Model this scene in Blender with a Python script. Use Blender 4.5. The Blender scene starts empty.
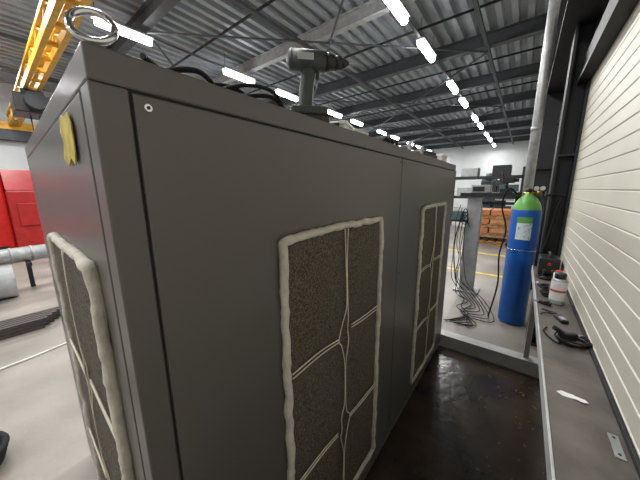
import bpy, bmesh, math, random
from mathutils import Vector, Matrix
random.seed(7)
H=1.70
V=Vector
# ---------------------------------------------------------------- materials
def s2l(c):
    return tuple(((x/255)/12.92 if x/255<=0.04045 else ((x/255+0.055)/1.055)**2.4) for x in c)
def mat(name,rgb,rough=0.5,metal=0.0,nscale=8,namt=0.12,bump=0.0,bscale=60,rgb2=None,emit=None,detail=4,lo=0.35,hi=0.65,spec=0.5):
    m=bpy.data.materials.new(name); m.use_nodes=True
    nt=m.node_tree; b=nt.nodes['Principled BSDF']
    c=s2l(rgb)
    tc=nt.nodes.new('ShaderNodeTexCoord')
    n=nt.nodes.new('ShaderNodeTexNoise'); n.inputs['Scale'].default_value=nscale; n.inputs['Detail'].default_value=detail
    nt.links.new(tc.outputs['Object'],n.inputs['Vector'])
    r=nt.nodes.new('ShaderNodeValToRGB')
    if rgb2: c2=s2l(rgb2)
    else: c2=tuple(x*(1-namt*2) for x in c)
    r.color_ramp.elements[0].color=(*c2,1); r.color_ramp.elements[1].color=(*c,1)
    r.color_ramp.elements[0].position=lo; r.color_ramp.elements[1].position=hi
    nt.links.new(n.outputs['Fac'],r.inputs['Fac'])
    nt.links.new(r.outputs['Color'],b.inputs['Base Color'])
    b.inputs['Roughness'].default_value=rough; b.inputs['Metallic'].default_value=metal
    b.inputs['Specular IOR Level'].default_value=spec
    if bump>0:
        n2=nt.nodes.new('ShaderNodeTexNoise'); n2.inputs['Scale'].default_value=bscale; n2.inputs['Detail'].default_value=5
        nt.links.new(tc.outputs['Object'],n2.inputs['Vector'])
        bp=nt.nodes.new('ShaderNodeBump'); bp.inputs['Strength'].default_value=bump; bp.inputs['Distance'].default_value=0.01
        nt.links.new(n2.outputs['Fac'],bp.inputs['Height']); nt.links.new(bp.outputs['Normal'],b.inputs['Normal'])
    if emit:
        b.inputs['Emission Color'].default_value=(*s2l(rgb),1); b.inputs['Emission Strength'].default_value=emit
    return m
M_cab=mat('cabinet_paint',(88,84,82),0.32,0.0,1.2,0.06,0.04,300)
M_gap=mat('dark_gap',(20,20,20),0.8)
M_felt=mat('filter_felt',(106,98,85),0.95,0,150,0.3,0.8,120,rgb2=(52,47,40),detail=10,lo=0.36,hi=0.64)
M_foam=mat('foam_seal',(204,199,186),0.9,0,25,0.12,0.6,60)
M_string=mat('string',(225,218,200),0.8)
M_steel=mat('galvanised_steel',(160,162,162),0.45,0.4,12,0.15,0.1,40)
M_galv=mat('painted_beam',(178,180,178),0.45,0.0,8,0.12,0.05,40)
M_chrome=mat('chrome',(225,225,225),0.15,1.0)
M_black=mat('black_plastic',(30,30,31),0.45)
M_rubber=mat('black_rubber',(18,18,19),0.75,spec=0.3)
M_dsteel=mat('dark_steel',(38,40,44),0.55,0.2,5,0.15)
M_floor=mat('concrete',(142,136,128),0.45,0,1.3,0.15,0.15,30,rgb2=(104,99,92),detail=8,lo=0.3,hi=0.7)
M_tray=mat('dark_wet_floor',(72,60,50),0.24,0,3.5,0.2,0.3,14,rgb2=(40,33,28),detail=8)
M_wall=mat('wall_panel',(190,187,174),0.5,0,1.5,0.04)
M_wallw=mat('white_wall',(196,200,202),0.7,0,1.0,0.05)
M_ceil=mat('roof_deck',(156,164,172),0.5,0.2,2,0.12)
M_beam=mat('roof_beam',(72,76,82),0.6)
M_beaml=mat('roof_beam_light',(175,179,183),0.55)
M_lamp=mat('lamp_tube',(255,255,255),0.4,emit=20)
M_lampb=mat('lamp_housing',(200,200,200),0.5)
M_yellow=mat('crane_yellow',(222,172,48),0.45)
M_red=mat('machine_red',(205,28,24),0.4)
M_redd=mat('machine_red_dark',(160,28,28),0.4)
M_blue=mat('cylinder_blue',(22,98,190),0.38,0,6,0.08)
M_green=mat('cylinder_green',(105,175,80),0.4)
M_label=mat('label',(215,228,232),0.5,0,40,0.3,rgb2=(60,120,150),lo=0.3,hi=0.42)
M_brass=mat('brass',(170,140,80),0.3,0.9)
M_white=mat('white_plastic',(215,215,210),0.45)
M_ledge=mat('bench_top',(98,92,86),0.5,0.1,6,0.2,0.15,40,rgb2=(74,69,64),detail=7)
M_wood=mat('pallet_wood',(172,128,86),0.7,0,9,0.2,rgb2=(128,88,56))
M_orange=mat('brown_crate',(178,112,66),0.6,0,5,0.2)
M_tape=mat('yellow_sticker',(205,185,70),0.6,0,30,0.3,rgb2=(165,145,50))
M_line=mat('floor_yellow',(220,190,60),0.6)
M_paper=mat('paper',(228,226,220),0.8)
M_grey=mat('machine_grey',(160,163,164),0.5)
M_dgreen=mat('drill_housing',(50,56,54),0.5)
M_rust=mat('rusty_profile',(78,72,70),0.6,0.4)
M_leaf=mat('debris',(120,90,60),0.9)
M_redl=mat('red_label',(190,50,40),0.5)
M_teal=mat('machine_teal',(60,84,92),0.5)

# ---------------------------------------------------------------- mesh builder
class B:
    def __init__(s): s.bm=bmesh.new(); s.mats=[]
    def mi(s,m):
        if m not in s.mats: s.mats.append(m)
        return s.mats.index(m)
    def _fin(s,verts,m,smooth=False):
        i=s.mi(m); fs=set()
        for v in verts:
            for f in v.link_faces: fs.add(f)
        for f in fs: f.material_index=i; f.smooth=smooth
        return list(fs)
    def box(s,lo,hi,m,bev=0.0,T=None):
        lo=V(lo);hi=V(hi);c=(lo+hi)/2;d=hi-lo
        r=bmesh.ops.create_cube(s.bm,size=1,matrix=Matrix.Translation(c)@Matrix.Diagonal((*d,1)))
        vs=r['verts']
        if bev>0:
            es=list({e for v in vs for e in v.link_edges})
            rb=bmesh.ops.bevel(s.bm,geom=es,offset=bev,segments=2,affect='EDGES',profile=0.5)
            vs=list({v for f in rb['faces'] for v in f.verts}|{v for v in vs if v.is_valid})
        if T: bmesh.ops.transform(s.bm,matrix=T,verts=vs)
        s._fin(vs,m); return vs
    def cyl(s,a,b,r,m,r2=None,n=20,smooth=True):
        a=V(a);b=V(b);d=b-a;L=d.length
        q=V((0,0,1)).rotation_difference(d.normalized()).to_matrix().to_4x4()
        r_=bmesh.ops.create_cone(s.bm,cap_ends=True,segments=n,radius1=r,radius2=r if r2 is None else r2,depth=L,matrix=Matrix.Translation((a+b)/2)@q)
        fs=s._fin(r_['verts'],m,smooth)
        for f in fs:
            if len(f.verts)>4: f.smooth=False
        return r_['verts']
    def sph(s,c,r,m,sc=(1,1,1)):
        r_=bmesh.ops.create_uvsphere(s.bm,u_segments=16,v_segments=10,radius=r,matrix=Matrix.Translation(c)@Matrix.Diagonal((*sc,1)))
        s._fin(r_['verts'],m,True); return r_['verts']
    def tube(s,pts,r,m,n=8,closed=False,jit=0,sub=0,flat=None):
        pts=[V(p) for p in pts]
        if sub: pts=catmull(pts,sub,closed)
        N=len(pts);rings=[];up=None
        for i,p in enumerate(pts):
            if closed: t=pts[(i+1)%N]-pts[i-1]
            else: t=pts[min(i+1,N-1)]-pts[max(i-1,0)]
            t.normalize()
            if up is None:
                up=V((0,0,1)) if abs(t.z)<0.9 else V((1,0,0))
            up=(up-t*up.dot(t))
            if up.length<1e-5: up=V((0.3,0.5,0.8))
            up.normalize();sd=t.cross(up)
            rr=r*(1+random.uniform(-jit,jit))
            ring=[]
            for k in range(n):
                a=2*math.pi*k/n
                o=(up*math.cos(a)+sd*math.sin(a))*rr*(1+random.uniform(-jit,jit)*0.5)
                if flat: o=V((o.x*flat[0],o.y*flat[1],o.z*flat[2]))
                ring.append(s.bm.verts.new(p+o))
            rings.append(ring)
        mi=s.mi(m)
        for i in range(N if closed else N-1):
            A=rings[i];C=rings[(i+1)%N]
            for k in range(n):
                f=s.bm.faces.new((A[k],A[(k+1)%n],C[(k+1)%n],C[k]));f.material_index=mi;f.smooth=True
        if not closed:
            for rg in (rings[0],rings[-1]):
                f=s.bm.faces.new(rg);f.material_index=mi
    def lathe(s,c,prof,m,n=32,a0=0,a1=2*math.pi,mats=None):
        c=V(c);full=abs(a1-a0-2*math.pi)<1e-4
        K=n if full else n+1;rings=[]
        for (r,z) in prof:
            rings.append([s.bm.verts.new(c+V((r*math.cos(a0+(a1-a0)*k/n),r*math.sin(a0+(a1-a0)*k/n),z))) for k in range(K)])
        for i in range(len(prof)-1):
            mi=s.mi(mats[i] if mats else m)
            for k in range(n):
                k2=(k+1)%K
                f=s.bm.faces.new((rings[i][k],rings[i][k2],rings[i+1][k2],rings[i+1][k]));f.material_index=mi;f.smooth=True
    def poly(s,pts,m,thick=None):
        vs=[s.bm.verts.new(V(p)) for p in pts]
        f=s.bm.faces.new(vs);f.material_index=s.mi(m)
        if thick:
            r=bmesh.ops.extrude_face_region(s.bm,geom=[f]);nv=[g for g in r['geom'] if isinstance(g,bmesh.types.BMVert)]
            bmesh.ops.translate(s.bm,vec=V(thick),verts=nv)
            s._fin(nv,m)
    def fin(s,name,parent=None,loc=None,T=None):
        bmesh.ops.recalc_face_normals(s.bm,faces=s.bm.faces[:])
        if T: bmesh.ops.transform(s.bm,matrix=T,verts=s.bm.verts[:])
        me=bpy.data.meshes.new(name);s.bm.to_mesh(me);s.bm.free()
        for m in s.mats: me.materials.append(m)
        o=bpy.data.objects.new(name,me);bpy.context.collection.objects.link(o)
        if parent: o.parent=parent
        return o
def catmull(p,sub,closed=False):
    out=[];N=len(p)
    rng=range(N) if closed else range(N-1)
    for i in rng:
        if closed: a,b,c,d=p[i-1],p[i],p[(i+1)%N],p[(i+2)%N]
        else: a,b,c,d=p[max(i-1,0)],p[i],p[i+1],p[min(i+2,N-1)]
        for k in range(sub):
            t=k/sub
            out.append(0.5*((2*b)+(c-a)*t+(2*a-5*b+4*c-d)*t*t+(3*b-a-3*c+d)*t**3))
    if not closed: out.append(p[-1])
    return out
def empty(name,loc=(0,0,0)):
    e=bpy.data.objects.new(name,None);bpy.context.collection.objects.link(e);e.location=(0,0,0);return e

XW=0.355; YF=28.0; YB=-7.0; XL=-16.0; ZC=5.75
# ---------------------------------------------------------------- room
b=B(); b.box((XL,YB,-0.1),(XW+0.2,YF,0),M_floor); b.fin('floor')
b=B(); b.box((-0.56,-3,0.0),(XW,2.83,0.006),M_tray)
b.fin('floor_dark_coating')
b=B()
b.box((XW+0.03,YB,0),(XW+0.15,YF,ZC),M_wall)
mi=b.mi(M_wall); z=0.0; prof=[]
while z<ZC-0.02:
    prof+= [(0.0,z+0.003),(0.0,z+0.077),(0.0045,z+0.0795),(0.0045,z+0.0815)]; z+=0.0845
vv=[(b.bm.verts.new((XW+o,YB,min(zz,ZC))),b.bm.verts.new((XW+o,YF,min(zz,ZC)))) for o,zz in prof]
for i in range(len(vv)-1):
    f=b.bm.faces.new((vv[i][0],vv[i][1],vv[i+1][1],vv[i+1][0]));f.material_index=mi
b.fin('wall_right')
b=B(); b.box((XL,YF,0),(XW+0.15,YF+0.15,ZC),M_wallw); b.fin('wall_far')
b=B(); b.box((XL-0.15,YB,0),(XL,YF,ZC),M_wallw); b.fin('wall_left')
b=B(); b.box((XL,YB-0.15,0),(XW+0.15,YB,ZC),M_wallw); b.fin('wall_back')
# ceiling - corrugated deck ribs along Y
b=B(); mi=b.mi(M_ceil); p=0.30; x=XL; prof=[]
while x<XW+0.1:
    prof+=[(x,0),(x+0.12,0),(x+0.15,0.11),(x+0.27,0.11)]; x+=p
vv=[(b.bm.verts.new((xx,YB,ZC+zz)),b.bm.verts.new((xx,YF,ZC+zz))) for xx,zz in prof]
for i in range(len(vv)-1):
    f=b.bm.faces.new((vv[i][0],vv[i][1],vv[i+1][1],vv[i+1][0]));f.material_index=mi
b.box((XL,YB,ZC+0.12),(XW+0.15,YF,ZC+0.2),M_ceil)
b.fin('ceiling')
def ibeam(b,p0,p1,h,w,m):
    p0=V(p0);p1=V(p1)
    if abs(p0.x-p1.x)>abs(p0.y-p1.y):
        f=lambda a0,a1,z0,z1:b.box((p0.x,p0.y+a0,p0.z+z0),(p1.x,p0.y+a1,p0.z+z1),m)
    else:
        f=lambda a0,a1,z0,z1:b.box((p0.x+a0,p0.y,p0.z+z0),(p0.x+a1,p1.y,p0.z+z1),m)
    f(-w/2,w/2,0,0.02);f(-w/2,w/2,h-0.02,h);f(-0.01,0.01,0.02,h-0.02)
b=B()
for i,y in enumerate([-3.1,-0.1,2.9,8.9,11.9,14.9,17.9,20.9,23.9,26.9]):
    ibeam(b,(XL,y,ZC-0.34),(XW,y,ZC-0.34),0.34,0.2,M_beam)
ibeam(b,(XL,5.9,ZC-0.30),(XW,5.9,ZC-0.30),0.30,0.16,M_beaml)
for x in (-1.2,-4.9,-10.2,-13):
    b.box((x-0.04,YB,ZC-0.42),(x+0.04,YF,ZC-0.34),M_beam)
for y0 in (2.9,8.9,14.9,20.9):
    b.cyl((-1.2,y0,ZC-0.45),(-7.3,y0+6,ZC-0.45),0.025,M_beam,n=8)
    b.cyl((-7.3,y0,ZC-0.45),(-1.2,y0+6,ZC-0.45),0.025,M_beam,n=8)
    b.cyl((-7.3,y0,ZC-0.45),(-14,y0+6,ZC-0.45),0.025,M_beam,n=8)
for y in (4.4,7.4,10.4,13.4):
    b.cyl((XL,y,ZC-0.1),(XW,y,ZC-0.1),0.03,M_dsteel,n=8)
b.fin('trim_roof_beams')
# lamps
ys=[-5.5,-2.6,0.3,2.5,5.5,7.6,10.7,12.8,15.9,18.0,21.1,23.2,26.3]  # negative entries: unseen lamps added behind the camera as fill for the end face
lp=empty('ceiling_light_rows')
def fixture(b,x,y):
    b.box((x-0.10,y-0.56,5.25),(x+0.10,y+0.56,5.28),M_lampb)
    b.cyl((x,y-0.52,5.185),(x,y+0.52,5.185),0.078,M_lamp,n=14)
b=B()
for x in (-2.4,-7.45):
    b.box((x-0.03,YB+0.2,5.28),(x+0.03,YF-0.2,5.31),M_beam)
    for y in ys:
        fixture(b,x,y)
        for dy in (-0.5,0.5): b.cyl((x,y+dy,5.3),(x,y+dy,ZC+0.05),0.006,M_dsteel,n=6)
b.fin('fittings',lp)
for x in (-2.4,-7.45,-12.5):
    for i,y in enumerate(ys):
        if x==-12.5 and i%2: continue
        L=bpy.data.lights.new('tube_light','AREA');L.shape='RECTANGLE';L.size=0.14;L.size_y=1.0;L.energy=105 if x>-12 else 150;L.color=(1.0,0.99,0.975)
        o=bpy.data.objects.new('tube_light',L);bpy.context.collection.objects.link(o);o.location=(x,y,5.10);o.parent=lp
b=B()
x=-12.5
b.box((x-0.03,YB+0.2,5.28),(x+0.03,YF-0.2,5.31),M_beam)
for y in ys[::2]: fixture(b,x,y)
b.fin('fittings_left',lp)
# wall steelwork
b=B()
b.box((0.29,YB,2.66),(XW,YF,2.86),M_dsteel); b.box((0.27,YB,2.64),(XW,YF,2.67),M_dsteel)
b.box((0.20,YB,3.15),(XW,YF,3.75),M_dsteel)
b.box((0.10,YB,3.13),(XW,YF,3.17),M_dsteel)
b.fin('trim_wall_girts')
def column(y,x0,x1,name='steel_column'):
    b=B()
    b.box((x0,y,0),(x0+0.02,y+0.22,ZC-0.35),M_dsteel)
    b.box((x1-0.02,y,0),(x1,y+0.22,ZC-0.35),M_dsteel)
    b.box((x0+0.02,y+0.1,0),(x1-0.02,y+0.12,ZC-0.35),M_dsteel)
    b.box((x0,y,0.0),(x1,y+0.25,0.03),M_dsteel)
    b.box((x0+.02,y,2.0),(x1-.02,y+0.22,2.02),M_dsteel)
    b.fin(name)
column(3.45,0.20,XW-0.002)
column(5.5,0.0,XW-0.002)
column(12,0.0,XW-0.002)
column(18,0.0,XW-0.002)
# downpipe
b=B()
px,py=0.03,4.35
b.cyl((px,py,0.0),(px,py,ZC-0.35),0.052,M_steel,n=24)
for z in (1.5,2.4,4.8):
    b.cyl((px,py,z),(px,py,z+0.05),0.058,M_steel,n=24)
    b.box((px,py-.02,z+0.01),(XW-.002,py+.02,z+0.035),M_dsteel)
b.fin('drain_pipe')

# ---------------------------------------------------------------- cabinet
X0=-2.06;X1=-0.55;Y0=0.125;Y1=2.85;Z0=0.06;Z1=H+0.225
cab=empty('machine_enclosure')
b=B()
b.box((X0+.004,Y0+.004,Z0),(X1-.004,Y1-.004,Z1-.004),M_gap)
w=0.055
for (xa,xb) in ((X1-w,X1),(X0,X0+w)):
    for (ya,yb) in ((Y0,Y0+w-.002),(Y1-w+.002,Y1)):
        b.box((xa,ya,Z0),(xb,yb,Z1-w),M_cab,0.003)
b.box((X0,Y0,Z1-w+.001),(X1,Y1,Z1),M_cab,0.004)
b.box((X0,Y0,Z0),(X1,Y1,Z0+0.05),M_cab,0.003)
for x in (X0+.15,X1-.15):
    for y in (Y0+.15,(Y0+Y1)/2,Y1-.15):
        b.cyl((x,y,0.0),(x,y,0.06),0.03,M_black)
b.fin('frame',cab)
zt=Z1-w-0.004; zb=Z0+0.055
b=B(); b.box((X1-.02,Y0+w+.003,zb),(X1+.001,1.442,zt),M_cab,0.0025); b.fin('door_panel_1',cab)
b=B(); b.box((X1-.02,1.449,zb),(X1+.001,Y1-w-.002,zt),M_cab,0.0025); b.fin('door_panel_2',cab)
b=B(); b.box((X0+w+.003,Y0-.001,zb),(X1-w-.006,Y0+.02,zt),M_cab,0.0025); b.fin('door_panel_3',cab)
b=B()
for (y,z) in ((0.205,zt-.02),(1.42,zt-.02),(1.475,zt-.02),(2.76,zt-.02),(1.42,1.0),(1.475,0.85),(1.42,0.3),(1.475,1.2)):
    b.cyl((X1,y,z),(X1+.003,y,z),0.0065,M_chrome); b.cyl((X1+.003,y,z),(X1+.005,y,z),0.003,M_black,n=6)
b.fin('panel_screws',cab)
def filt(P,a0,a1,b0,b1,name):
    b=B()
    n=16;mm=34;g=[]
    am=(a0+a1)/2;h=b1-b0;ww=a1-a0;o=.019
    for i in range(n+1):
        row=[]
        for j in range(mm+1):
            t=j/mm
            pil=abs(math.sin(t*3*math.pi))**.5*abs(math.sin(i/n*2*math.pi))**.5
            row.append(b.bm.verts.new(P(a0+ww*i/n,b0+h*t,0.004+0.003*random.random()+0.011*pil)))
        g.append(row)
    mi=b.mi(M_felt)
    for i in range(n):
        for j in range(mm):
            f=b.bm.faces.new((g[i][j],g[i+1][j],g[i+1][j+1],g[i][j+1]));f.material_index=mi;f.smooth=True
    path=[];r=.025
    def seg(p,q,k):
        for i in range(k):
            t=i/k;path.append((p[0]+(q[0]-p[0])*t,p[1]+(q[1]-p[1])*t))
    seg((a0+r,b0),(a1-r,b0),12);path.append((a1-r*.3,b0+r*.3))
    seg((a1,b0+r),(a1,b1-r),26);path.append((a1-r*.3,b1-r*.3))
    seg((a1-r,b1),(a0+r,b1),12);path.append((a0+r*.3,b1-r*.3))
    seg((a0,b1-r),(a0,b0+r),26);path.append((a0+r*.3,b0+r*.3))
    j=lambda k:random.uniform(-k,k)
    b.tube([P(a+j(.004),c+j(.004),0.010+j(.003)) for a,c in path],0.0142,M_foam,n=10,closed=True,jit=0.12,sub=3)
    dd=.05*ww/.68
    for k in (1,2):
        z=b0+h*k/3
        for dz in (-.008,.008):
            b.tube([P(a0+.015,z+dz-.004,o),P(a0+ww*.25,z+dz,o),P(am-dd,z+dz*.8-.012,o)],0.0026,M_string,n=6,sub=4)
            b.tube([P(am+dd,z+dz*.8+.012,o),P(a0+ww*.75,z+dz+.004,o),P(a1-.015,z+dz+.002,o)],0.0026,M_string,n=6,sub=4)
    for sgn in (-1,1):
        pts=[P(am+sgn*.012,b0+.01,o)]
        for k in range(3):
            zc=b0+h*(k+.5)/3; zs=b0+h*(k+1)/3
            pts+= [P(am+sgn*.004+.006*(k-1),zc-h*.07,o+.004),P(am+sgn*.004-.004,zc+h*.06,o+.004)]
            if k<2: pts+=[P(am+sgn*dd*.55,zs-.05,o),P(am+sgn*dd*(1 if (k+ (sgn>0))%2 else .35),zs+sgn*.012,o),P(am+sgn*dd*.45,zs+.055,o)]
        pts.append(P(am+sgn*.012,b1-.01,o))
        b.tube(pts,0.0022,M_string,n=6,sub=4)
    return b.fin(name,cab)
PL=lambda a,c,o:V((X1+o,a,c))
filt(PL,0.515,1.185,0.19,H-.14,'filter_1')
filt(PL,1.85,2.49,0.19,H-.125,'filter_2')
PS=lambda a,c,o:V((a,Y0-o,c))
filt(PS,-1.46,-0.72,0.19,H-.165,'filter_3')
b=B()
pts=[(-.69,.125),(-.71,.15),(-.75,.148),(-.79,.158),(-.825,.13),(-.80,.105),(-.84,.075),(-.79,.055),(-.75,.068),(-.715,.052),(-.695,.08)]
b.poly([(x,Y0-.005,H+z) for x,z in pts],M_tape,(0,-.002,0))
b.fin('sticker',cab)
# slight out-of-square of the end face
for o in cab.children:
    for v in o.data.vertices:
        if v.co.y<0.3 and v.co.x<X1-.03: v.co.y+=(X1-.03-v.co.x)*0.028*(0.3-v.co.y)/0.175 if v.co.y>0.125 else (X1-.03-v.co.x)*0.028

# ---- things on top of the enclosure
zt=Z1
b=B()
c=V((-0.60,0.155,zt+.046))
nrm=V((0.80,-0.35,0.48)).normalized();e1=nrm.cross(V((0,0,1))).normalized();e2=nrm.cross(e1)
ring=[c+e1*.030*math.cos(a)+e2*.033*math.sin(a) for a in [2*math.pi*i/40 for i in range(40)]]
b.tube(ring,0.0060,M_chrome,n=12,closed=True)
b.cyl((c.x,c.y,zt),(c.x,c.y,zt+.012),0.017,M_chrome,r2=.010)
b.cyl((c.x,c.y,zt+.012),(c.x,c.y,zt+.022),0.008,M_chrome)
b.fin('lifting_eye')
b=B()
for k in range(4):
    pts=[];
    for i in range(12):
        t=i/11
        pts.append((-0.62-.02*k+.03*math.sin(t*11+k*2),0.26+.40*t-.03*k,zt+.014+.018*abs(math.sin(t*7+k*1.7))))
    b.tube(pts,0.006,M_rubber,n=8,sub=4)
b.tube([(-.62,.38,zt+.01),(-.59,.46,zt+.04),(-.58,.54,zt+.04),(-.62,.62,zt+.01)],.005,M_rubber,n=8,sub=5)
b.fin('power_cable')
# cordless drill
b=B()
b.cyl((-.075,0,.20),(.03,0,.20),.031,M_dgreen,n=24); b.sph((-.075,0,.20),.031,M_dgreen,(.55,1,1))
b.cyl((.03,0,.20),(.062,0,.20),.028,M_black,r2=.023,n=24)
b.cyl((.062,0,.20),(.085,0,.20),.021,M_black,n=24); b.cyl((.085,0,.20),(.107,0,.20),.019,M_black,r2=.009,n=20)
b.cyl((.107,0,.20),(.16,0,.20),.0035,M_steel,n=8)
b.tube([(-.022,0,.19),(-.026,0,.15),(-.032,0,.10),(-.034,0,.05)],.020,M_dgreen,n=14,sub=4,flat=(1.15,.85,1))
b.box((.0,-.006,.145),(.012,.006,.175),M_black,.003)
b.box((-.085,-.034,.035),(.035,.034,.062),M_dgreen,.008)
b.box((-.088,-.037,.0),(.04,.037,.036),M_black,.007)
b.box((-.06,-.0325,.19),(-.01,-.030,.21),M_grey,.001)
yaw=math.radians(48)
b.fin('cordless_drill',T=Matrix.Translation((-0.64,0.80,zt))@Matrix.Rotation(yaw,4,'Z')@Matrix.Scale(1.12,4))
def topbox(name,x,y,sx,sy,sz,m,m2=None,rz=0):
    b=B(); b.box((-sx/2,-sy/2,0),(sx/2,sy/2,sz*.72),m,.004); b.box((-sx/2-.003,-sy/2-.003,sz*.72),(sx/2+.003,sy/2+.003,sz),m2 or m,.004)
    b.box((-sx*.2,-sy/2-.008,sz*.5),(sx*.2,-sy/2,sz*.85),M_black,.002)
    b.fin(name,T=Matrix.Translation((x,y,zt))@Matrix.Rotation(rz,4,'Z'))
topbox('screw_box',-.66,.985,.09,.12,.05,M_paper,M_white,.3)
topbox('parts_case',-.70,1.16,.10,.14,.055,M_grey,M_white)
b=B(); 
for k in range(3):
    b.tube([(-.60,1.26+.06*k,zt+.006),(-.58,1.30+.06*k,zt+.03),(-.6,1.34+.06*k,zt+.008),(-.64,1.38+.05*k,zt+.02),(-.60,1.46+.03*k,zt+.008)],.007,M_rubber,sub=5)
b.fin('extension_cord')
def clampt(y):
    b=B()
    b.box((-.70,y-.01,zt),(-.58,y+.01,zt+.012),M_black,.002); b.box((-.60,y-.012,zt),(-.58,y+.012,zt+.06),M_steel,.003)
    b.cyl((-.70,y,zt+.04),(-.60,y,zt+.04),.006,M_chrome); b.box((-.69,y-.012,zt),(-.67,y+.012,zt+.06),M_steel,.003)
    b.cyl((-.73,y,zt+.04),(-.70,y,zt+.04),.012,M_redl)
    b.fin('bar_clamp')
clampt(1.66);clampt(1.9)
topbox('tool_box',-.66,2.2,.12,.2,.06,M_black,M_dsteel)
topbox('cardboard_box',-.66,2.55,.14,.16,.07,M_paper,M_white)

# ---------------------------------------------------------------- cross beam & bench
b=B()
b.box((-0.62,2.86,0),(XW-.002,2.872,0.12),M_galv); b.box((-0.62,2.86,0.115),(XW-.002,2.98,0.127),M_galv,.002); b.box((-0.62,2.86,0),(XW-.002,2.98,0.008),M_galv)
b.box((-0.62,2.968,0),(XW-.002,2.98,0.12),M_galv)
b.fin('floor_crossbeam')
ZL=0.90
b=B()
b.box((0.157,-2.5,ZL-.03),(XW-.001,3.44,ZL),M_ledge,.002)
b.box((0.15,-2.5,ZL-.06),(0.158,3.44,ZL+.005),M_galv,.001)
b.box((XW-.012,-2.5,ZL),(XW-.001,3.44,ZL+.02),M_dsteel,.001)
for y in (-2.4,0.2,2.90):
    b.box((0.165,y,0.128 if y>2.8 else 0),(0.205,y+.04,ZL-.03),M_steel,.003)
    b.box((0.205,y,ZL-.07),(XW-.001,y+.04,ZL-.03),M_steel,.003)
b.fin('wall_bench')
# spray can
b=B()
c=(0.265,2.38,ZL)
b.lathe(c,[(0,0),(.042,0),(.044,.006),(.044,.03),(.044,.09),(.044,.105),(.044,.165),(.038,.178),(.028,.184),(.026,.186)],M_white,n=28,mats=[M_steel,M_steel,M_grey,M_white,M_redl,M_white,M_steel,M_steel,M_steel])
b.lathe(c,[(.030,.182),(.032,.185),(.032,.215),(.026,.222),(0,.222)],M_black,n=24)
b.fin('spray_can')
def coil(b,cx,cy,r,n,rr=.0042,z=.006,e=.8):
    for k in range(n):
        ph=random.random()*6
        b.tube([(cx+.008*math.cos(ph)+(r+.004*k)*math.cos(a),cy+.008*math.sin(ph)+(r*e+.004*k)*math.sin(a),z+.006*k+.004*math.sin(3*a+ph)) for a in [2*math.pi*i/14 for i in range(14)]],rr,M_rubber,closed=True,sub=3,n=6)
b=B()
b.box((-.05,-.015,0),(.05,.022,.05),M_black,.01)
b.tube([(-.02,0,.03),(-.05,0,.06),(-.085,0,.08)],.014,M_black,sub=4,n=10)
b.cyl((.05,0,.03),(.08,0,.03),.01,M_steel)
coil(b,0,-.04,.060,6,rr=.005)
b.tube([(-.05,-.02,.01),(-.09,-.06,.008),(-.10,0,.01),(-.08,.09,.008),(-.03,.14,.01)],.005,M_rubber,sub=6)
b.fin('coiled_cable_tool',T=Matrix.Translation((.27,1.80,ZL))@Matrix.Rotation(.5,4,'Z')@Matrix.Scale(.85,4))
b=B()
b.box((-.045,-.02,0),(.045,.02,.022),M_black,.005); b.box((-.035,-.012,.022),(.01,.012,.025),M_grey,.001)
b.tube([(.045,0,.012),(.07,.01,.01),(.08,.05,.008),(.06,.08,.008)],.004,M_rubber,sub=4)
b.fin('multimeter',T=Matrix.Translation((.265,2.06,ZL))@Matrix.Rotation(1.9,4,'Z'))
def handtool(x,y,rz,s=1):
    b=B()
    b.box((-.018,-.05,0),(.018,.05,.03),M_black,.006); b.cyl((0,.05,.015),(0,.09,.015),.010,M_steel); b.box((-.028,-.03,.026),(.028,.0,.045),M_dsteel,.004)
    b.fin('hand_tool',T=Matrix.Translation((x,y,ZL))@Matrix.Rotation(rz,4,'Z')@Matrix.Scale(s,4))
handtool(.205,2.69,.4);handtool(.30,2.66,-1.2,.8);handtool(.20,2.30,1.2,.7)
b=B()
b.tube([(-.012,-.09,.008),(-.02,-.05,.008),(-.004,0,.008),(.006,.04,.008)],.006,M_dsteel,sub=4); b.tube([(.012,-.09,.008),(.02,-.05,.008),(.004,0,.008),(-.006,.04,.008)],.006,M_dsteel,sub=4)
b.cyl((0,.0,0.0),(0,.0,.016),.012,M_dsteel); b.box((-.008,.0,.002),(.008,.05,.014),M_dsteel,.002)
b.fin('pliers',T=Matrix.Translation((.205,2.18,ZL))@Matrix.Rotation(.9,4,'Z')@Matrix.Scale(.6,4))
b=B()
b.cyl((0,0,0),(0,0,.11),.032,M_white); b.cyl((0,0,.11),(0,0,.13),.024,M_redl)
b.fin('small_jar',T=Matrix.Translation((.30,2.82,ZL)))
b=B()
coil(b,.235,2.51,.045,4,rr=.005)
b.fin('loose_cable',T=Matrix.Translation((0,0,ZL)))
# small welding power source at bench end
b=B()
b.box((-.075,-.11,.01),(.075,.09,.17),M_black,.012); b.box((-.06,-.114,.03),(.06,-.108,.15),M_dsteel,.003)
b.cyl((-.03,-.114,.055),(-.03,-.13,.055),.014,M_brass); b.cyl((.03,-.114,.055),(.03,-.13,.055),.014,M_brass)
b.cyl((0,-.112,.115),(0,-.125,.115),.014,M_redl)
b.tube([(0,-.07,.165),(0,-.06,.205),(0,.04,.205),(0,.05,.165)],.009,M_black,sub=5)
b.tube([(-.03,-.13,.055),(-.04,-.18,.03),(-.07,-.2,.01),(-.02,-.26,.01),(.03,-.22,.01)],.008,M_rubber,sub=5)
b.tube([(.03,-.13,.055),(.03,-.18,.03),(.0,-.22,.02),(-.05,-.25,.01),(-.08,-.18,.01)],.008,M_rubber,sub=5)
for s_ in (-.06,.06): b.box((s_-.01,-.1,0),(s_+.01,.08,.012),M_rubber)
b.fin('welding_power_source',T=Matrix.Translation((.255,3.20,ZL)))
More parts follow.
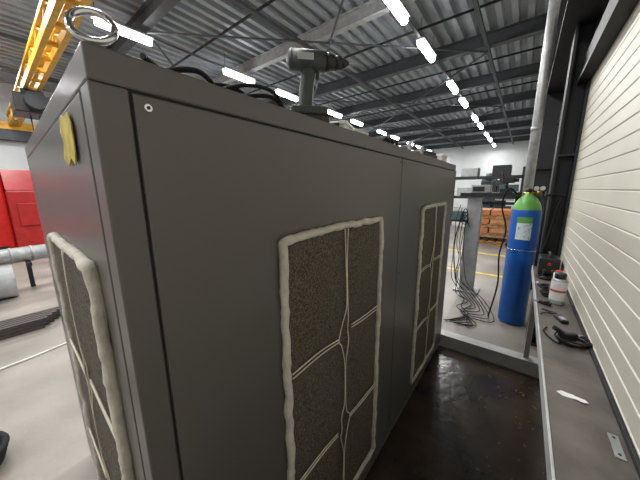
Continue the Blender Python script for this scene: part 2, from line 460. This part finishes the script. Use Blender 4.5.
# paper scrap
b=B()
pts=[(-.07,-.012),(-.05,.012),(-.02,.016),(.0,.022),(.03,.014),(.055,.012),(.07,-.004),(.05,-.014),(.02,-.008),(-.01,-.012),(-.04,-.018)]
b.poly([(x,y,.004+.004*math.cos(i)) for i,(x,y) in enumerate(pts)],M_paper,(0,0,.002))
b.fin('paper_scrap',T=Matrix.Translation((.235,1.285,ZL-.000))@Matrix.Rotation(-.15,4,'Z')@Matrix.Scale(.65,4)@Matrix.Diagonal((1,1.35,1,1)))
b=B(); b.box((-.012,-.05,0),(.012,.05,.004),M_steel,.001)
for y in (-.035,.035): b.cyl((0,y,.004),(0,y,.006),.004,M_black,n=10)
b.fin('metal_plate',T=Matrix.Translation((.318,1.10,ZL)))
# ---------------------------------------------------------------- gas cylinder
b=B(); c=(0.045,3.98,0)
R=.145
b.lathe(c,[(0,0),(R*.9,0),(R,.03),(R,1.2),(R,1.40),(R*.97,1.45),(R*.85,1.52),(R*.6,1.58),(R*.32,1.62),(R*.28,1.64)],M_blue,n=40,
  mats=[M_blue,M_blue,M_blue,M_blue,M_blue,M_green,M_green,M_green,M_green])
cc=V(c)
b.cyl(cc+V((0,0,1.62)),cc+V((0,0,1.66)),.03,M_brass); b.cyl(cc+V((-.06,0,1.64)),cc+V((.08,0,1.64)),.016,M_brass)
b.cyl(cc+V((0,0,1.66)),cc+V((0,0,1.70)),.032,M_black,n=12)
b.cyl(cc+V((.07,0,1.64)),cc+V((.12,0,1.64)),.03,M_brass)
for gx in (.06,.115):
    b.cyl(cc+V((gx,-.06,1.70)),cc+V((gx,-.03,1.70)),.03,M_black); b.cyl(cc+V((gx,-.062,1.70)),cc+V((gx,-.06,1.70)),.025,M_white)
    b.cyl(cc+V((gx,0,1.64)),cc+V((gx,-.04,1.70)),.008,M_brass)
b.cyl(cc+V((-.07,0,1.64)),cc+V((-.12,0,1.64)),.022,M_black)
b.lathe(c,[(R+.002,1.10),(R+.002,1.36)],M_label,n=12,a0=math.radians(-120),a1=math.radians(-62))
b.lathe(c,[(R+.003,1.30),(R+.003,1.37)],M_green,n=10,a0=math.radians(-120),a1=math.radians(-62))
b.tube([(.045+(R+.006)*math.cos(a),3.98+(R+.006)*math.sin(a),.97) for a in [math.radians(-190+i*20) for i in range(11)]],.004,M_chrome,n=6)
gc=b.fin('gas_cylinder')
b=B()
b.tube([(.16,3.98,1.64),(.19,3.9,1.66),(.185,3.7,1.62),(.18,3.455,1.63)],.010,M_rubber,sub=8)
b.tube([(.16,3.93,1.63),(.185,3.75,1.5),(.18,3.55,1.25),(.175,3.455,1.08)],.010,M_rubber,sub=8)
b.tube([(-.07,3.95,1.64),(-.15,3.85,1.7),(-.2,3.9,1.5),(-.13,3.92,1.2),(-.16,3.8,.9),(-.14,3.85,.5),(-.2,3.9,.02)],.009,M_rubber,sub=8)
b.fin('hose',gc)
b=B()
b.tube([(.18,3.436,1.63),(.23,3.428,1.64),(.32,3.43,1.62)],.010,M_rubber,sub=8)
b.tube([(.175,3.436,1.08),(.19,3.428,1.02),(.22,3.428,1.1),(.25,3.43,1.3),(.28,3.428,1.55),(.3,3.43,1.62)],.010,M_rubber,sub=8)
b.fin('gas_hose')
b=B(); b.box((-.12,4.135,.95),(XW-.01,4.15,1.0),M_dsteel,.002)
b.fin('cylinder_bracket')
# ---------------------------------------------------------------- machine stand behind
b=B()
b.box((-.70,4.72,0),(-.50,4.90,1.58),M_grey,.006); b.box((-.78,4.66,0),(-.42,5.0,.03),M_grey,.004)
b.box((-.80,4.65,1.58),(.0,5.15,1.64),M_dsteel,.004)
b.box((-.10,5.0,0),(-.04,5.06,1.58),M_dsteel,.003)
b.box((-.5,4.8,1.46),(-.04,4.84,1.50),M_dsteel)
b.fin('equipment_stand')
b=B()
b.box((-.30,4.8,1.64),(-.14,4.95,1.70),M_black,.006);b.cyl((-.22,4.87,1.70),(-.22,4.87,1.80),.02,M_black)
b.box((-.29,4.83,1.78),(-.13,4.93,1.87),M_black,.008); b.cyl((-.13,4.88,1.82),(-.08,4.88,1.82),.025,M_black); b.cyl((-.27,4.88,1.87),(-.30,4.9,1.95),.008,M_black)
b.fin('measuring_instrument')
b=B(); b.box((-.68,4.85,1.64),(-.42,5.05,1.76),M_grey,.006); b.box((-.66,4.842,1.66),(-.50,4.851,1.73),M_black,.001); b.box((-.5,4.9,1.76),(-.45,4.95,1.80),M_dsteel,.003)
b.fin('control_box')
b=B()
for k in range(8):
    y=4.66; x=-.78+.022*k; s_=random.uniform
    b.tube([(x,y,1.45-.05*k),(x-.03+s_(-.03,.03),y-.05,1.2),(x-.05+s_(-.04,.04),y-.03,.95-.03*k),(x-.03+s_(-.05,.05),y-.08,.6),(x+s_(-.08,.08),y-.1,.25),(x+.08+.03*k,y-.15,.03),(x+.22+.04*k,y-.3-.08*k,.015),(x+.15+s_(0,.1),y-.6-.05*k,.015),(x+.3+s_(-.05,.1),y-.85-.05*k,.015),(x+.15+s_(-.1,.1),y-1.2,.015)],.005,M_rubber,sub=6,n=6)
for k in range(3):
    b.tube([(-.70+.03*math.cos(a)*(1+k*.3),4.64,1.32-.05*k+.07*math.sin(a)) for a in [2*math.pi*i/12 for i in range(12)]],.006,M_rubber,closed=True,sub=2,n=6)
b.fin('hanging_cables')
# pallets with crates
b=B()
for lv in range(4):
    z0=lv*.27
    for k in range(3): b.box((-1.35,9.3+.4*k,z0),(-.15,9.4+.4*k,z0+.1),M_wood)
    for k in range(6): b.box((-1.35+.21*k,9.25,z0+.1),(-1.2+.21*k,10.25,z0+.12),M_wood)
    if lv>=1: 
        b.box((-1.3,9.3,z0+.12),(-.75,10.2,z0+.26),M_orange,.01); b.box((-.72,9.3,z0+.12),(-.2,10.2,z0+.26),M_wood if lv<3 else M_orange,.01)
b.fin('pallet_stack')
b=B()
for x in (-2.6,-.1): 
    for y in (12.5,13.4): b.box((x-.04,y-.04,0),(x+.04,y+.04,2.5),M_dsteel)
for z in (.3,1.3,2.1): b.box((-2.6,12.46,z),(-.1,13.44,z+.1),M_dsteel)
for i,(x,z,m) in enumerate([(-2.4,.4,M_teal),(-1.6,.4,M_wood),(-.9,.4,M_dsteel),(-2.3,1.4,M_grey),(-1.5,1.4,M_dsteel),(-.8,1.4,M_teal),(-2.2,2.2,M_grey),(-1.1,2.2,M_dsteel)]):
    b.box((x,12.55,z),(x+.6,13.3,z+.35+.05*(i%3)),m,.01)
b.fin('storage_rack')
def mill(x,y,m):
    b=B()
    b.box((-.7,-.6,0),(.7,.6,.5),m,.03); b.box((-.35,.1,.5),(.35,.6,2.3),m,.04); b.box((-.3,-.5,1.6),(.3,.1,2.1),M_dsteel,.03)
    b.cyl((0,-.35,1.6),(0,-.35,1.25),.09,M_steel); b.box((-.8,-.45,.9),(.8,.0,1.0),M_steel,.01); b.box((-.2,-.3,.5),(.2,.1,.9),m,.02)
    b.cyl((0,-.25,2.1),(0,-.25,2.5),.13,m); b.box((.7,-.3,1.3),(1.0,-.1,1.8),M_grey,.02)
    b.fin('milling_machine',T=Matrix.Translation((x,y,0)))
mill(-1.6,17,M_teal);mill(-4.5,18,M_dsteel);mill(-1.3,22,M_dsteel)
b=B(); b.box((-6,5.95,0),(.0,6.05,.003),M_line); b.box((-4,7.9,0),(.0,8.0,.003),M_line); b.fin('floor_marking')

# ---------------------------------------------------------------- left side
cr=empty('overhead_crane')
b=B()
y=1.12;za=4.15;G=.11
for yy in (y-G,y+G):
    b.box((-15.6,yy-.04,za),(0.0,yy+.04,za+.14),M_yellow); b.box((-15.6,yy-.04,za+.32),(0.0,yy+.04,za+.38),M_yellow)
    x=-15.5
    while x<-.5:
        b.cyl((x,yy,za+.12),(x+.5,yy,za+.34),.02,M_yellow,n=6); b.cyl((x+.5,yy,za+.34),(x+1.,yy,za+.12),.02,M_yellow,n=6); x+=1.0
x=-15.5
while x<0:
    b.box((x-.04,y-G,za+.02),(x+.04,y+G,za+.08),M_yellow); x+=.8
b.box((-15.9,y-1.2,za-.13),(-15.55,y+1.2,za+.15),M_yellow)
b.fin('girder',cr)
b=B(); b.box((-15.98,YB,za-.5),(-15.6,YF,za-.13),M_beam); b.fin('trim_crane_runway')
b=B()
b.box((-10.6,y-.35,za-.55),(-9.7,y+.35,za-.12),M_black,.03); b.cyl((-10.7,y,za-.3),(-9.4,y,za-.3),.2,M_dsteel)
b.box((-10.4,y-.2,za-.15),(-10.2,y+.2,za+.001),M_dsteel); b.box((-9.9,y-.2,za-.15),(-9.8,y+.2,za+.001),M_dsteel)
b.cyl((-10.1,y-.08,za-.5),(-10.1,y-.08,za-1.3),.012,M_dsteel); b.cyl((-10.1,y+.08,za-.5),(-10.1,y+.08,za-1.3),.012,M_dsteel)
b.box((-10.2,y-.12,za-1.5),(-10.0,y+.12,za-1.25),M_yellow,.02)
b.tube([(-10.1,y,za-1.5),(-10.1,y,za-1.6),(-10.0,y+.02,za-1.68),(-10.1,y,za-1.76),(-10.2,y,za-1.68)],.025,M_dsteel,sub=4)
b.fin('hoist',cr)
# red machine
b=B()
b.box((-12.6,-1.8,0.0),(-11.0,.35,2.25),M_red,.05)
b.box((-12.4,.35,0.0),(-10.6,1.3,1.75),M_redd,.05)
b.poly([(-12.4,.36,1.75),(-10.6,.36,1.75),(-11.2,.36,2.3),(-12.4,.36,2.3)],M_redd,(0,.9,0))
b.box((-11.0,-1.2,.9),(-10.96,-.2,1.8),M_dsteel,.01); b.box((-10.99,-1.7,.1),(-10.94,.2,.25),M_black)
b.box((-10.6,.5,.8),(-10.56,1.1,1.4),M_redd,.01)
b.fin('red_machine')
# duct roll
b=B()
b.cyl((-6.7,-.9,.62),(-6.9,.62,.62),.13,M_steel,n=24)
for k in range(7): 
    t=k/6; b.cyl((-6.7-.2*t,-.9+1.5*t,.62),(-6.7-.2*t-.003,-.9+1.5*t+.03,.62),.14,M_steel,n=24)
b.cyl((-6.5,-.9,.26),(-6.5,.1,.26),.26,M_grey,n=28); b.cyl((-6.5,-.9,.26),(-6.5,.105,.26),.06,M_dsteel)
for yy in (-.6,.3): 
    b.box((-6.95,yy-.03,0),(-6.88,yy+.03,.5),M_dsteel)
    b.box((-6.95,yy-.03,.44),(-6.6,yy+.03,.5),M_dsteel)
b.fin('duct_roll')
b=B()
for k in range(5): 
    for j in range(3): b.box((-4.95+.07*k,-.7+.03*j,.002+.045*j),(-4.90+.07*k,.42-.05*k+.02*j,.042+.045*j),M_rust,.003)
b.fin('steel_profiles')
b=B(); b.tube([(-3.9,-1.2,.008),(-3.8,-.5,.008),(-3.85,0,.008),(-3.9,.5,.008),(-3.4,.9,.008)],.012,M_white,sub=6); b.fin('floor_cable')
b=B()
for k in range(4): b.tube([(-2.5+(.16+.01*k)*math.cos(a),-.35+(.16+.01*k)*math.sin(a),.02+.03*k) for a in [2*math.pi*i/20 for i in range(20)]],.018,M_rubber,closed=True,sub=2)
b.fin('hose_coil')
# debris
b=B()
for i in range(55):
    x=random.uniform(-.1,.32);y_=random.choice([random.uniform(2.1,2.82),random.uniform(1.4,2.8)]);s=random.uniform(.007,.018);a=random.random()*6
    b.poly([(x+s*math.cos(a+q)*(.5 if q in(1.57,4.71) else 1),y_+s*math.sin(a+q)*(.5 if q in(1.57,4.71) else 1),.007) for q in (0,1.57,3.14,4.71)],M_leaf,(0,0,.002))
b.fin('floor_debris')

# ---------------------------------------------------------------- camera / world
yaw=math.radians(38);pit=math.radians(11);roll=math.radians(-0.4)
F=V((-math.sin(yaw)*math.cos(pit),math.cos(yaw)*math.cos(pit),-math.sin(pit)))
R=V((math.cos(yaw),math.sin(yaw),0));U=R.cross(F)
R2=R*math.cos(roll)+U*math.sin(roll);U2=-R*math.sin(roll)+U*math.cos(roll)
cd=bpy.data.cameras.new('camera');cam=bpy.data.objects.new('camera',cd);bpy.context.collection.objects.link(cam)
cd.sensor_width=36;cd.lens=36*258/640;cd.clip_start=.02
cam.matrix_world=Matrix.Translation((0,0,H))@Matrix(((R2.x,U2.x,-F.x),(R2.y,U2.y,-F.y),(R2.z,U2.z,-F.z))).to_4x4()
bpy.context.scene.camera=cam
w=bpy.data.worlds.new('world');w.use_nodes=True;w.node_tree.nodes['Background'].inputs[0].default_value=(.6,.65,.7,1);w.node_tree.nodes['Background'].inputs[1].default_value=.5
bpy.context.scene.world=w
bpy.context.scene.view_settings.view_transform='Standard'
